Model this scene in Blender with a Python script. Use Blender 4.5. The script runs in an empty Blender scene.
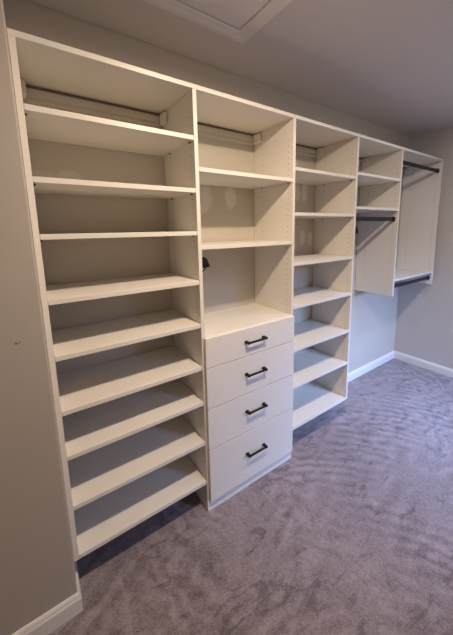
import bpy, bmesh, math, random
from mathutils import Vector, Matrix
random.seed(4)
sc = bpy.context.scene
COL = sc.collection
T = .019                       # melamine board thickness
D = .353                       # depth of the closet units (front edges at y = 0, wall at y = D)
TOP = 2.134
XP = [0, .6269, 1.2482, 1.8637, 2.4756, 3.2468]     # left faces of the six uprights
WR = 3.335; CEIL = 2.44; XL = -1.35; YF = -2.45     # right wall, ceiling, far left wall, wall behind the viewer
XC0 = -.0012
YL = -.05                      # face of the wall stub on the left

# ------------------------------------------------------------------ materials
def new_mat(name):
    m = bpy.data.materials.new(name); m.use_nodes = True
    nt = m.node_tree; b = nt.nodes['Principled BSDF']
    return m, nt, b
def N(nt, t, **kw):
    n = nt.nodes.new(t)
    for k, v in kw.items(): setattr(n, k, v)
    return n
def coords(nt, scale=(1, 1, 1)):
    tc = N(nt, 'ShaderNodeTexCoord'); mp = N(nt, 'ShaderNodeMapping')
    mp.inputs['Scale'].default_value = scale
    nt.links.new(tc.outputs['Object'], mp.inputs['Vector']); return mp.outputs['Vector']
def noise(nt, vec, scale, detail=3, rough=.5, dist=0):
    n = N(nt, 'ShaderNodeTexNoise'); n.inputs['Scale'].default_value = scale
    n.inputs['Detail'].default_value = detail; n.inputs['Roughness'].default_value = rough
    n.inputs['Distortion'].default_value = dist
    nt.links.new(vec, n.inputs['Vector']); return n.outputs['Fac']
def ramp(nt, fac, c0, c1, p0=.3, p1=.7):
    r = N(nt, 'ShaderNodeValToRGB')
    r.color_ramp.elements[0].position = p0; r.color_ramp.elements[1].position = p1
    r.color_ramp.elements[0].color = (*c0, 1); r.color_ramp.elements[1].color = (*c1, 1)
    nt.links.new(fac, r.inputs['Fac']); return r.outputs['Color']
def bump(nt, b, h, strength, dist):
    n = N(nt, 'ShaderNodeBump'); n.inputs['Strength'].default_value = strength; n.inputs['Distance'].default_value = dist
    nt.links.new(h, n.inputs['Height']); nt.links.new(n.outputs['Normal'], b.inputs['Normal']); return n
def simple(name, col, rough, var=.04, nscale=8, bs=0, metal=0, bscale=300, spec=.5):
    m, nt, b = new_mat(name)
    v = coords(nt)
    c0 = tuple(max(0, c*(1-var)) for c in col); c1 = tuple(min(1, c*(1+var)) for c in col)
    nt.links.new(ramp(nt, noise(nt, v, nscale), c0, c1), b.inputs['Base Color'])
    b.inputs['Roughness'].default_value = rough; b.inputs['Metallic'].default_value = metal
    if bs: bump(nt, b, noise(nt, v, bscale, 2), bs, .0006)
    b.inputs['Specular IOR Level'].default_value = spec
    return m

M_WHITE = simple('white_melamine', (.82, .785, .725), .38, .012, 3, .15)
M_EDGE = M_WHITE
M_HOLE_GAP = simple('drilled_hole_and_gap_shade', (.16, .14, .12), .8, .02)
M_BLACK = simple('matte_black_metal', (.007, .007, .008), .55, .1, 20, spec=.25)
M_ROD = simple('dark_rod_metal', (.018, .021, .027), .45, .05, 10, 0, .2, spec=.35)
M_PIN = simple('bronze_pin', (.10, .08, .06), .5, .05)
M_PLAST = simple('white_plastic', (.82, .785, .73), .45, .01)
M_RAIL = simple('rail_cover', (.62, .58, .51), .5, .02)
M_TRIM = simple('trim_paint', (.80, .79, .78), .4, .012, 4)
M_HATCH = simple('hatch_paint', (.84, .81, .80), .6, .012, 4)
M_CEIL = simple('ceiling_paint', (.73, .695, .68), .85, .02, 2, .3, 0, 160)

def wall_material(name, col, patches=(), pcol=(.62, .58, .52)):
    m, nt, b = new_mat(name)
    v = coords(nt)
    base = ramp(nt, noise(nt, v, 1.7, 2), tuple(c*.98 for c in col), tuple(min(1, c*1.02) for c in col))
    if patches:                                    # soft dabs of filler on the painted wall
        acc = None
        wob = noise(nt, v, 14, 3)
        for (x, z, rx, rz, s) in patches:
            tc = N(nt, 'ShaderNodeTexCoord'); mp = N(nt, 'ShaderNodeMapping'); mp.vector_type = 'POINT'
            mp.inputs['Location'].default_value = (-x/rx, 0, -z/rz); mp.inputs['Scale'].default_value = (1/rx, 0, 1/rz)
            nt.links.new(tc.outputs['Object'], mp.inputs['Vector'])
            l = N(nt, 'ShaderNodeVectorMath', operation='LENGTH'); nt.links.new(mp.outputs['Vector'], l.inputs[0])
            a = N(nt, 'ShaderNodeMath', operation='ADD'); nt.links.new(l.outputs['Value'], a.inputs[0]); nt.links.new(wob, a.inputs[1])
            r = N(nt, 'ShaderNodeMapRange'); r.interpolation_type = 'SMOOTHSTEP'
            r.inputs['From Min'].default_value = 1.15; r.inputs['From Max'].default_value = 1.65
            r.inputs['To Min'].default_value = s; r.inputs['To Max'].default_value = 0
            nt.links.new(a.outputs[0], r.inputs['Value'])
            if acc is None: acc = r.outputs['Result']
            else:
                mx = N(nt, 'ShaderNodeMath', operation='MAXIMUM'); nt.links.new(acc, mx.inputs[0]); nt.links.new(r.outputs['Result'], mx.inputs[1]); acc = mx.outputs[0]
        mix = N(nt, 'ShaderNodeMix', data_type='RGBA')
        nt.links.new(acc, mix.inputs['Factor']); nt.links.new(base, mix.inputs['A']); mix.inputs['B'].default_value = (*pcol, 1)
        base = mix.outputs['Result']
    nt.links.new(base, b.inputs['Base Color']); b.inputs['Roughness'].default_value = .62
    bump(nt, b, noise(nt, v, 170, 2), .35, .0008)
    return m
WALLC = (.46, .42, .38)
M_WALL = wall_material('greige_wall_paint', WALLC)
M_RWALL = wall_material('greige_wall_paint_lit', (.60, .565, .53))  # same greige paint, with this wall's extra brightness put into the colour
PATCH = [(.075, 1.765, .045, .02, .3), (.165, 1.765, .05, .03, .45), (.36, 1.735, .04, .02, .3),
         (.87, 1.70, .05, .10, .8), (1.06, 1.715, .045, .075, .8),
         (1.60, 1.77, .03, .075, .7), (1.665, 1.785, .03, .08, .8), (1.745, 1.785, .03, .08, .8),
         (1.73, 1.435, .03, .06, .8), (1.82, 1.43, .03, .06, .8)]
M_BACKWALL = wall_material('greige_wall_paint_patched_lit', (.60, .555, .48), PATCH, (.80, .76, .69))  # greige paint again, lightened: brighter light in the bays painted into its base

def carpet_material():
    m, nt, b = new_mat('mauve_carpet')
    v = coords(nt)
    def math_(op, a, k=None, c=None):
        n = N(nt, 'ShaderNodeMath', operation=op)
        for i, q in enumerate((a, k, c)):
            if q is None: continue
            if isinstance(q, (int, float)): n.inputs[i].default_value = q
            else: nt.links.new(q, n.inputs[i])
        return n.outputs[0]
    # footprints and vacuum strokes: the pile leans this way and that, in arcs that fade in and out
    def arcs(cx, cy, scale, dist, dsc):
        wv = N(nt, 'ShaderNodeTexWave'); wv.wave_type = 'RINGS'; wv.rings_direction = 'Z'
        mp = N(nt, 'ShaderNodeMapping'); mp.inputs['Location'].default_value = (-cx, -cy, 0)
        tc = N(nt, 'ShaderNodeTexCoord'); nt.links.new(tc.outputs['Object'], mp.inputs['Vector'])
        nt.links.new(mp.outputs['Vector'], wv.inputs['Vector'])
        wv.inputs['Scale'].default_value = scale; wv.inputs['Distortion'].default_value = dist
        wv.inputs['Detail'].default_value = 3; wv.inputs['Detail Scale'].default_value = dsc; wv.inputs['Detail Roughness'].default_value = .6
        return math_('SUBTRACT', wv.outputs['Fac'], .5)
    def mask(off, sc_, lo=.46, hi=.62):
        mp = N(nt, 'ShaderNodeMapping'); mp.inputs['Location'].default_value = off
        nt.links.new(v, mp.inputs['Vector'])
        r = N(nt, 'ShaderNodeMapRange'); r.inputs['From Min'].default_value = lo; r.inputs['From Max'].default_value = hi
        nt.links.new(noise(nt, mp.outputs['Vector'], sc_, 2), r.inputs['Value']); return r.outputs['Result']
    a1 = math_('MULTIPLY', arcs(.55, -1.25, 4.6, 7, .8), mask((3, 1, 0), 1.9))
    a2 = math_('MULTIPLY', arcs(2.2, .5, 3.4, 14, 1.1), mask((7, 4, 2), 2.2))
    a3 = math_('MULTIPLY', arcs(1.9, -2.6, 3.0, 10, 1.0), mask((1, 9, 5), 2.6))
    strokes = math_('ADD', math_('ADD', a1, a2), a3)
    big = math_('SUBTRACT', noise(nt, coords(nt, (1, 1.5, 1)), 2.4, 4, .6, .8), .5)
    med = math_('SUBTRACT', noise(nt, coords(nt, (1.9, 1, 1)), 9, 5, .7, 1.0), .5)
    tuft = math_('SUBTRACT', noise(nt, v, 62, 4, .75), .5)
    fine = math_('SUBTRACT', noise(nt, v, 190, 2, .7), .5)
    dents = N(nt, 'ShaderNodeMapRange'); dents.inputs['From Min'].default_value = .57; dents.inputs['From Max'].default_value = .70
    nt.links.new(noise(nt, coords(nt, (1, 2.6, 1)), 5.5, 3, .5, 1.5), dents.inputs['Value'])
    s = math_('MULTIPLY_ADD', strokes, .2, .5); s = math_('MULTIPLY_ADD', big, .50, s); s = math_('MULTIPLY_ADD', med, .34, s)
    s = math_('MULTIPLY_ADD', tuft, .75, s); s = math_('MULTIPLY_ADD', fine, .8, s); s = math_('MULTIPLY_ADD', dents.outputs['Result'], -.24, s)
    nt.links.new(ramp(nt, s, (.145, .108, .118), (.44, .358, .385), .22, .78), b.inputs['Base Color'])
    b.inputs['Roughness'].default_value = .95
    b.inputs['Sheen Weight'].default_value = .3; b.inputs['Sheen Roughness'].default_value = .5
    h = math_('MULTIPLY', fine, .5); h = math_('MULTIPLY_ADD', tuft, 1.2, h); h = math_('MULTIPLY_ADD', med, .6, h); h = math_('MULTIPLY_ADD', strokes, .4, h)
    bump(nt, b, h, .8, .014)
    return m
M_CARPET = carpet_material()
def glass_material():
    m, nt, b = new_mat('window_glass')
    out = nt.nodes['Material Output']; tr = N(nt, 'ShaderNodeBsdfTransparent'); gl = N(nt, 'ShaderNodeBsdfGlossy')
    gl.inputs['Roughness'].default_value = .02; mx = N(nt, 'ShaderNodeMixShader'); mx.inputs[0].default_value = .08
    nt.links.new(tr.outputs[0], mx.inputs[1]); nt.links.new(gl.outputs[0], mx.inputs[2]); nt.links.new(mx.outputs[0], out.inputs['Surface'])
    return m
M_GLASS = glass_material()
def lamp_material(col, s):
    m, nt, b = new_mat('lamp_diffuser')
    b.inputs['Base Color'].default_value = (.9, .9, .88, 1); b.inputs['Emission Color'].default_value = (*col, 1)
    b.inputs['Emission Strength'].default_value = s; return m

# ------------------------------------------------------------------ mesh helpers
def box(bm, x0, x1, y0, y1, z0, z1, bev=0, mi=0, seg=1):
    vs = [bm.verts.new((x, y, z)) for x in (x0, x1) for y in (y0, y1) for z in (z0, z1)]
    fs = []
    for q in ((0, 1, 3, 2), (4, 6, 7, 5), (0, 4, 5, 1), (2, 3, 7, 6), (0, 2, 6, 4), (1, 5, 7, 3)):
        f = bm.faces.new([vs[i] for i in q]); f.material_index = mi; fs.append(f)
    if bev:
        es = list({e for f in fs for e in f.edges})
        bmesh.ops.bevel(bm, geom=es, offset=bev, segments=seg, affect='EDGES', profile=.5)
def tube(bm, a, b, r, n=16, r2=None, mi=0):
    a, b = Vector(a), Vector(b); d = b-a; L = d.length
    M = Matrix.Translation((a+b)/2) @ d.to_track_quat('Z', 'Y').to_matrix().to_4x4()
    g = bmesh.ops.create_cone(bm, cap_ends=True, segments=n, radius1=r, radius2=r if r2 is None else r2, depth=L, matrix=M)
    for f in {f for v in g['verts'] for f in v.link_faces}: f.material_index = mi
def prism(bm, pts, axis, a, b, mi=0):
    """extrude a closed 2-D outline along axis (0: pts are y,z; 1: pts are x,z; 2: pts are x,y)"""
    def P(p, t):
        return (t, p[0], p[1]) if axis == 0 else (p[0], t, p[1]) if axis == 1 else (p[0], p[1], t)
    A = [bm.verts.new(P(p, a)) for p in pts]; B = [bm.verts.new(P(p, b)) for p in pts]
    n = len(pts)
    fs = [bm.faces.new([A[i], A[(i+1) % n], B[(i+1) % n], B[i]]) for i in range(n)]
    fs += [bm.faces.new(A[::-1]), bm.faces.new(B)]
    for f in fs: f.material_index = mi
def sweep(bm, path, r, n=10):
    """round wire through points, radius r (number or list)"""
    rings = []
    for i, p in enumerate(path):
        p = Vector(p); q0 = Vector(path[max(0, i-1)]); q1 = Vector(path[min(len(path)-1, i+1)])
        d = (q1-q0).normalized(); u = d.orthogonal().normalized() if i == 0 else (rings[-1][1] - d*rings[-1][1].dot(d)).normalized()
        w = d.cross(u); rr = r[i] if isinstance(r, (list, tuple)) else r
        rings.append(([bm.verts.new(p + (u*math.cos(t)+w*math.sin(t))*rr) for t in [2*math.pi*k/n for k in range(n)]], u))
    for (a, _), (b, _) in zip(rings, rings[1:]):
        for k in range(n): bm.faces.new([a[k], a[(k+1) % n], b[(k+1) % n], b[k]])
    bm.faces.new(rings[0][0][::-1]); bm.faces.new(rings[-1][0])
def obj(name, bm, mats, parent=None, smooth=False, at=None):
    """link the bmesh as one object; vertices are in world space, origin moved to `at`"""
    bmesh.ops.recalc_face_normals(bm, faces=bm.faces[:])
    me = bpy.data.meshes.new(name)
    o = bpy.data.objects.new(name, me)
    base = Vector((0, 0, 0))
    if parent is not None: base = WPOS[parent.name]
    at = Vector(at) if at is not None else base
    for v in bm.verts: v.co -= at
    bm.to_mesh(me); bm.free()
    for m in (mats if isinstance(mats, (list, tuple)) else [mats]): me.materials.append(m)
    if smooth:
        for p in me.polygons: p.use_smooth = True
        me.shade_smooth() if hasattr(me, 'shade_smooth') else None
    COL.objects.link(o)
    if parent is not None: o.parent = parent
    o.location = at-base
    WPOS[o.name] = at
    return o
WPOS = {}
def thing(name, label, cat, loc, group=None):
    o = bpy.data.objects.new(name, None); COL.objects.link(o); o.location = loc; o.empty_display_size = .1
    o['label'] = label; o['category'] = cat
    if group: o['group'] = group
    WPOS[o.name] = Vector(loc); return o
def tag(o, label, cat, group=None):
    o['label'] = label; o['category'] = cat
    if group: o['group'] = group
def struct(o): o['kind'] = 'structure'; return o
B = bmesh.new

# ------------------------------------------------------------------ the room
bm = B(); box(bm, XL-.1, WR+.1, YF-.1, D+.1, -.1, 0); struct(obj('floor', bm, M_CARPET))
bm = B(); box(bm, XL-.1, WR+.1, YF-.1, D+.1, CEIL, CEIL+.1); struct(obj('ceiling', bm, M_CEIL))
bm = B(); box(bm, XC0, WR, D, D+.1, 0, CEIL); struct(obj('wall_back', bm, M_BACKWALL))
bm = B(); box(bm, WR, WR+.1, YF-.1, D+.1, 0, CEIL); struct(obj('wall_right', bm, M_RWALL))
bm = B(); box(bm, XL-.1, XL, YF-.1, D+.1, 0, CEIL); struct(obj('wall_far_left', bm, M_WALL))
# stub wall to the left of the closet: bull-nosed corner, tiny nail hole
R = .006; XC = -.0012
pts = [(XL, D+.1), (XL, YL)] + [(XC-R+R*math.sin(t), YL+R-R*math.cos(t)) for t in [math.pi/2*k/8 for k in range(9)]] + [(XC, D+.1)]
bm = B(); prism(bm, pts, 2, 0, CEIL)
tube(bm, (-.082, YL+.001, 1.157), (-.082, YL-.0006, 1.157), .0042, 10, mi=1)
tube(bm, (-.073, YL+.001, 1.158), (-.073, YL-.0006, 1.158), .0025, 10, mi=1)
struct(obj('wall_left', bm, [M_WALL, M_HOLE_GAP]))
# wall behind the viewer, with a window opening
WX0, WX1, WZ0, WZ1 = 2.05, 3.15, .95, 2.05
bm = B()
box(bm, XL, WX0, YF-.1, YF, 0, CEIL); box(bm, WX1, WR, YF-.1, YF, 0, CEIL)
box(bm, WX0, WX1, YF-.1, YF, 0, WZ0); box(bm, WX0, WX1, YF-.1, YF, WZ1, CEIL)
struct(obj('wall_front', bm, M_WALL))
win = bpy.data.objects.new('window_1', None); COL.objects.link(win); win.location = (WX0, YF, WZ0); struct(win); WPOS[win.name] = Vector((WX0, YF, WZ0))
bm = B()
for a in ((WX0, WX0+.05, WZ0, WZ1), (WX1-.05, WX1, WZ0, WZ1), (WX0, WX1, WZ0, WZ0+.05), (WX0, WX1, WZ1-.05, WZ1), (WX0, WX1, (WZ0+WZ1)/2-.02, (WZ0+WZ1)/2+.02)):
    box(bm, a[0], a[1], YF-.07, YF-.03, a[2], a[3], .003)
obj('window_frame', bm, M_TRIM, win)
bm = B(); box(bm, WX0+.04, WX1-.04, YF-.052, YF-.048, WZ0+.04, WZ1-.04); obj('pane', bm, M_GLASS, win)
bm = B(); box(bm, WX0-.05, WX1+.05, YF-.03, YF+.06, WZ0-.025, WZ0, .004); obj('window_sill', bm, M_TRIM, win)
# baseboards: profile (distance from wall, height)
PRO = [(0, 0), (.014, 0), (.014, .062), (.011, .068), (.0085, .078), (.004, .085), (0, .085)]
def base(name, axis, face, sgn, a, b):
    bm = B(); prism(bm, [(face+sgn*d, z) for d, z in PRO], axis, a, b); return struct(obj(name, bm, M_TRIM))
base('baseboard_back', 0, D, -1, XP[3]+T+.001, WR)
base('baseboard_right', 1, WR, -1, YF, D-.014)
base('baseboard_front', 0, YF, 1, XL, WR-.014)
base('baseboard_far_left', 1, XL, 1, YF+.014, YL)
# left stub baseboard turns the corner and runs back along the short return
path = [(-1.336, YL, 0, -1), (XC, YL, 1, -1), (XC, D, 1, 0)]
bm = B(); rows = []
for d, z in PRO:
    rows.append([bm.verts.new((XL, YL-d, z)), bm.verts.new((XC+d*.75, YL-d, z)), bm.verts.new((XC+d*.75, D, z))])
n = len(rows)
for i in range(n):
    a, b = rows[i], rows[(i+1) % n]
    for k in range(2): bm.faces.new([a[k], a[k+1], b[k+1], b[k]])
bm.faces.new([r[0] for r in rows]); bm.faces.new([r[2] for r in rows][::-1])
struct(obj('baseboard_left', bm, M_TRIM))

# ceiling access hatch
hatch = thing('ceiling_hatch', 'flat attic access panel framed by wide white moulding in the ceiling', 'hatch', (.55, -.22, CEIL))
HX0, HX1, HY0, HY1, HW = .12, .965, -.50, .084, .068
bm = B(); prof = [(0, 0), (0, -.010), (.012, -.017), (.030, -.017), (.048, -.012), (.060, -.011), (.068, -.007), (.068, 0)]
rows = []
for d, z in prof:
    rows.append([bm.verts.new((x, y, CEIL+z)) for x, y in ((HX0+d, HY0+d), (HX1-d, HY0+d), (HX1-d, HY1-d), (HX0+d, HY1-d))])
for i in range(len(prof)):
    a, b = rows[i], rows[(i+1) % len(prof)]
    for k in range(4): bm.faces.new([a[k], a[(k+1) % 4], b[(k+1) % 4], b[k]])
obj('moulding', bm, M_HATCH, hatch)
bm = B(); box(bm, HX0+HW+.004, HX1-HW-.004, HY0+HW+.004, HY1-HW-.004, CEIL-.004, CEIL-.0005, .001); obj('panel', bm, M_HATCH, hatch)

# ------------------------------------------------------------------ closet
def upright(x, zb, parent, name='side_panel', holes=True, zt=TOP-T):
    bm = B(); box(bm, x, x+T, 0, D-.002, zb, zt, .0008)
    if holes:                                      # line boring for the shelf pins, front and back row
        z = zb+.12
        while z < zt-.08:
            for y in (.037, .265):
                for s in ((x, -1), (x+T, 1)):
                    tube(bm, (s[0]-s[1]*.001, y, z), (s[0]+s[1]*.0003, y, z), .0026, 8, mi=1)
            z += .032*1.0
    return obj(name, bm, [M_WHITE, M_HOLE_GAP], parent)
PIN = None
def shelf(i, zt, parent, name='shelf', pins=False):
    """adjustable shelf between upright i and i+1, top face at zt"""
    x0, x1 = XP[i]+T+.001, XP[i+1]-.001
    bm = B(); box(bm, x0, x1, .0005, D-.004, zt-T, zt, .0008)
    s = obj(name, bm, M_WHITE, parent, at=((x0+x1)/2, D/2, zt-T))
    if pins:
        for (x, sg) in ((x0, 1), (x1, -1)):
            for y in (.037, .265):
                bm = B(); tube(bm, (x-sg*.0005, y, zt-T-.0036), (x+sg*.007, y, zt-T-.0036), .0033, 10)
                obj('shelf_pin', bm, M_PIN, s)
    return s
def rail(i, parent):
    """steel hanging rail screwed to the wall behind the bay, with a plastic bracket cover at each end"""
    x0, x1 = XP[i]+T, XP[i+1]
    bm = B()
    prism(bm, [(D, 2.103), (D-.016, 2.103), (D-.018, 2.098), (D-.018, 2.078), (D-.013, 2.074), (D-.013, 2.066), (D-.016, 2.062), (D-.014, 2.048), (D, 2.046)], 0, x0+.012, x1-.012)
    box(bm, x0+.012, x1-.012, D-.019, D, 2.1035, 2.1125, mi=1)  # dark strip paints in the shade of the gap under the top board
    r = obj('hanging_rail', bm, [M_RAIL, M_HOLE_GAP], parent)
    for (x, sg) in ((x0, 1), (x1, -1)):
        bm = B(); a, b = sorted((x+sg*.0005, x+sg*.022))
        box(bm, a, b, .272, .334, 2.052, 2.108, .009, seg=3)
        obj('bracket_cover', bm, M_PLAST, parent, smooth=False)
    return r
def rod(i, z, parent):
    x0, x1 = XP[i]+T, XP[i+1]
    bm = B(); y = .032
    outl = [(y+.0085*math.cos(t), z+(.0075 if math.sin(t) >= 0 else -.0075)+.0085*math.sin(t)) for t in [2*math.pi*k/24 for k in range(24)]]
    prism(bm, outl, 0, x0+.003, x1-.003)
    r = obj('clothes_rod', bm, M_ROD, parent, at=((x0+x1)/2, y, z))
    for (x, sg) in ((x0, 1), (x1, -1)):
        bm = B(); a, b = sorted((x+sg*.0005, x+sg*.026))
        outl = [(y+.013*math.cos(t), z+(.0075 if math.sin(t) >= 0 else -.0075)+.013*math.sin(t)) for t in [2*math.pi*k/24 for k in range(24)]]
        prism(bm, outl, 0, a, b); obj('rod_socket', bm, M_BLACK, r)
    return r

# bay 1: tall shoe shelving on the left
u1 = thing('shelving_unit', 'tall white shelving unit with nine shelves against the left wall', 'shelving unit', (.31, .17, 0))
upright(0, .172, u1)
A = [1.925, 1.7005, 1.509, 1.2768, 1.0624, .8413, .6502, .4245, .1911]
for k, z in enumerate(A): shelf(0, z, u1, pins=k < 3)
rail(0, u1)

# bay 2: drawer tower standing on the floor
u2 = thing('drawer_tower', 'white closet tower with four drawers below open shelves', 'drawer unit', (.94, .17, 0))
upright(XP[1], 0, u2); upright(XP[2], 0, u2)
shelf(1, 1.7949, u2, pins=True); shelf(1, 1.4408, u2)
rail(1, u2)
bm = B(); box(bm, XP[1]+T+.0005, XP[2]-.0005, -.003, D-.004, .9955-T, .9955, .0008); obj('countertop', bm, M_WHITE, u2)
bm = B(); box(bm, XP[1]+T+.0005, XP[2]-.0005, 0.0005, .016, 0, .072, .0008); 
box(bm, XP[1]+.0005, XP[2]+T-.0005, -.0035, -.0003, 0, .018, .001)
obj('toe_kick', bm, M_WHITE, u2)
G = [.9895, .8312, .6100, .3774, .0671]
HZ = [.912, .726, .503, .236]
for k in range(4):
    zt, zb = G[k]-.0023, G[k+1]+.0023
    x0, x1 = XP[1]+.0105, XP[2]+.0085
    bm = B(); box(bm, x0, x1, -T-.001, -.001, zb, zt, .0008)
    box(bm, XP[1]+T+.012, XP[1]+T+.024, -.0015, .33, zb+.02, zt-.025)       # drawer box behind the front
    box(bm, XP[2]-.024, XP[2]-.012, -.0015, .33, zb+.02, zt-.025)
    box(bm, XP[1]+T+.024, XP[2]-.024, .318, .33, zb+.02, zt-.025)
    box(bm, XP[1]+T+.024, XP[2]-.024, -.0015, .318, zb+.02, zb+.03)
    d = obj('drawer', bm, M_WHITE, u2, at=((x0+x1)/2, 0, (zt+zb)/2))
    hx0, hx1, hz = .876, 1.014, HZ[k]+.003; yb = -T-.001; yo = -.047
    bm = B()
    box(bm, hx0+.004, hx1-.004, yo-.0045, yo+.0045, hz-.005, hz+.005, .0015)
    for hx in (hx0+.008, hx1-.008):
        prism(bm, [(hx-.0095, hz-.006), (hx+.0095, hz-.006), (hx+.0095, hz+.006), (hx-.0095, hz+.006)], 1, yb-.004, yb+.0002)
        box(bm, hx-.0075, hx+.0075, yo-.0058, yb-.003, hz-.0065, hz+.0065, .0015)
    obj('handle', bm, M_BLACK, d)

# bay 3
u3 = thing('shelving_unit', 'white open shelving bay with seven shelves right of the drawers', 'shelving unit', (1.55, .17, 0))
upright(XP[3], .196, u3)
Cc = [1.8601, 1.6066, 1.3095, 1.0420, .7597, .5070, .2120]
for k, z in enumerate(Cc): shelf(2, z, u3, pins=k < 2)
rail(2, u3)

# bay 4
u4 = thing('hanging_unit', 'white closet bay with two upper shelves and one dark rod below them', 'closet unit', (2.17, .17, .924))
upright(XP[4], .924, u4)
shelf(3, 1.8913, u4, pins=True); shelf(3, 1.6594, u4)
rail(3, u4); rod(3, 1.575, u4)

# bay 5
u5 = thing('hanging_unit', 'white double hanging closet bay with two dark rods in far corner', 'closet unit', (2.87, .17, .934))
upright(XP[5], .934, u5)
shelf(4, 1.0687, u5)
rail(4, u5); rod(4, 2.033, u5); rod(4, .998, u5)

# one long top over all the bays
bm = B(); box(bm, 0, XP[5]+T, -.0005, D-.001, TOP-T, TOP, .0008)
tp = obj('closet_top_board', bm, M_WHITE, at=(1.6, .17, TOP-T)); tag(tp, 'long white top board running over all the closet bays', 'shelf')

# black fold-down hooks screwed to the right face of two uprights
def hook(x, z, k, label):
    t = thing('coat_hook', label, 'hook', (x, .03, z), 'small black hooks on the closet uprights')
    bm = B()
    outl = [(x+.0005, z+.026), (x+.012, z+.024), (x+.021, z+.014), (x+.027, z-.004), (x+.033, z-.024), (x+.0005, z-.027)]
    prism(bm, [(x+.0005+(a-x-.0005)*k, b) for a, b in outl], 1, .003, .023)
    obj('hook_body', bm, M_BLACK, t)
    bm = B(); P = [(x+.020*k, .013, z-.022), (x+.017*k, .013, z-.031), (x+.011*k, .013, z-.038), (x+.005*k+.0005, .013, z-.044)]
    sweep(bm, P, [.0035, .003, .003, .0028]); obj('hook_arm', bm, M_BLACK, t, smooth=True)
hook(XP[1]+T, 1.362, 1.35, 'small black hook inside the open niche above the drawers')
hook(XP[3]+T, 1.497, 1.3, 'small black hook under the rod of the single rod bay')

# ------------------------------------------------------------------ lamps
def ceiling_lamp(x, y, label, col, watts, glow, name='ceiling_lamp'):
    t = thing(name, label, 'ceiling lamp', (x, y, CEIL), 'round flush ceiling lamps')
    bm = B(); tube(bm, (x, y, CEIL-.022), (x, y, CEIL), .135, 48); obj('rim', bm, M_TRIM, t)
    bm = B(); bmesh.ops.create_uvsphere(bm, u_segments=32, v_segments=16, radius=.115)
    bmesh.ops.delete(bm, geom=[v for v in bm.verts if v.co.z > .001], context='VERTS')
    for v in bm.verts: v.co = Vector((v.co.x+x, v.co.y+y, v.co.z*.42+CEIL-.022))
    obj('diffuser', bm, lamp_material(col, glow), t, smooth=True)
    L = bpy.data.lights.new('lamp_light', 'AREA'); L.shape = 'DISK'; L.size = .09; L.energy = watts; L.color = col
    o = bpy.data.objects.new('lamp_light', L); COL.objects.link(o); o.parent = t; o.location = (0, 0, -.074)
    return t
ceiling_lamp(.72, -.83, 'round flush ceiling lamp above the shelving by the left wall', (1, .785, .575), 25, 24)
ceiling_lamp(2.3, -.83, 'round flush ceiling lamp above the hanging bays by the right wall', (1, .95, .93), 5, 22)

# daylight through the window
L = bpy.data.lights.new('daylight', 'AREA'); L.shape = 'RECTANGLE'; L.size = 2.2; L.size_y = 1.2; L.energy = 380; L.color = (.34, .52, 1); L.spread = math.radians(110)
o = bpy.data.objects.new('daylight', L); COL.objects.link(o); o.location = (2.85, -4.4, 3.0)
o.rotation_euler = (Vector((2.7, 0, .4))-o.location).to_track_quat('-Z', 'Y').to_euler()
w = bpy.data.worlds.new('sky'); sc.world = w; w.use_nodes = True
w.node_tree.nodes['Background'].inputs['Color'].default_value = (.35, .55, 1, 1)
w.node_tree.nodes['Background'].inputs['Strength'].default_value = .3

# ------------------------------------------------------------------ camera
cam = bpy.data.cameras.new('camera'); co = bpy.data.objects.new('camera', cam); COL.objects.link(co); sc.camera = co
yaw, pitch, roll, f = .6134, -.1594, -.0173, 289.684
c, s = math.cos(yaw), math.sin(yaw); cp, sp = math.cos(pitch), math.sin(pitch); cr, sr = math.cos(roll), math.sin(roll)
fw = Vector((s*cp, c*cp, sp)); rt = Vector((c, -s, 0)); up = rt.cross(fw)
r2 = cr*rt+sr*up; u2 = -sr*rt+cr*up
co.matrix_world = Matrix(((r2.x, u2.x, -fw.x, -.012), (r2.y, u2.y, -fw.y, -1.2055), (r2.z, u2.z, -fw.z, 1.515), (0, 0, 0, 1)))
cam.sensor_fit = 'HORIZONTAL'; cam.sensor_width = 36; cam.lens = f/453*36
cam.shift_x = -(235.454-226.5)/453; cam.shift_y = -(317.5-275.837)/453
cam.clip_start = .02

sc.view_settings.view_transform = 'Standard'; sc.view_settings.look = 'None'
sc.view_settings.gamma = 1; sc.view_settings.use_curve_mapping = False
sc.view_settings.exposure = 0
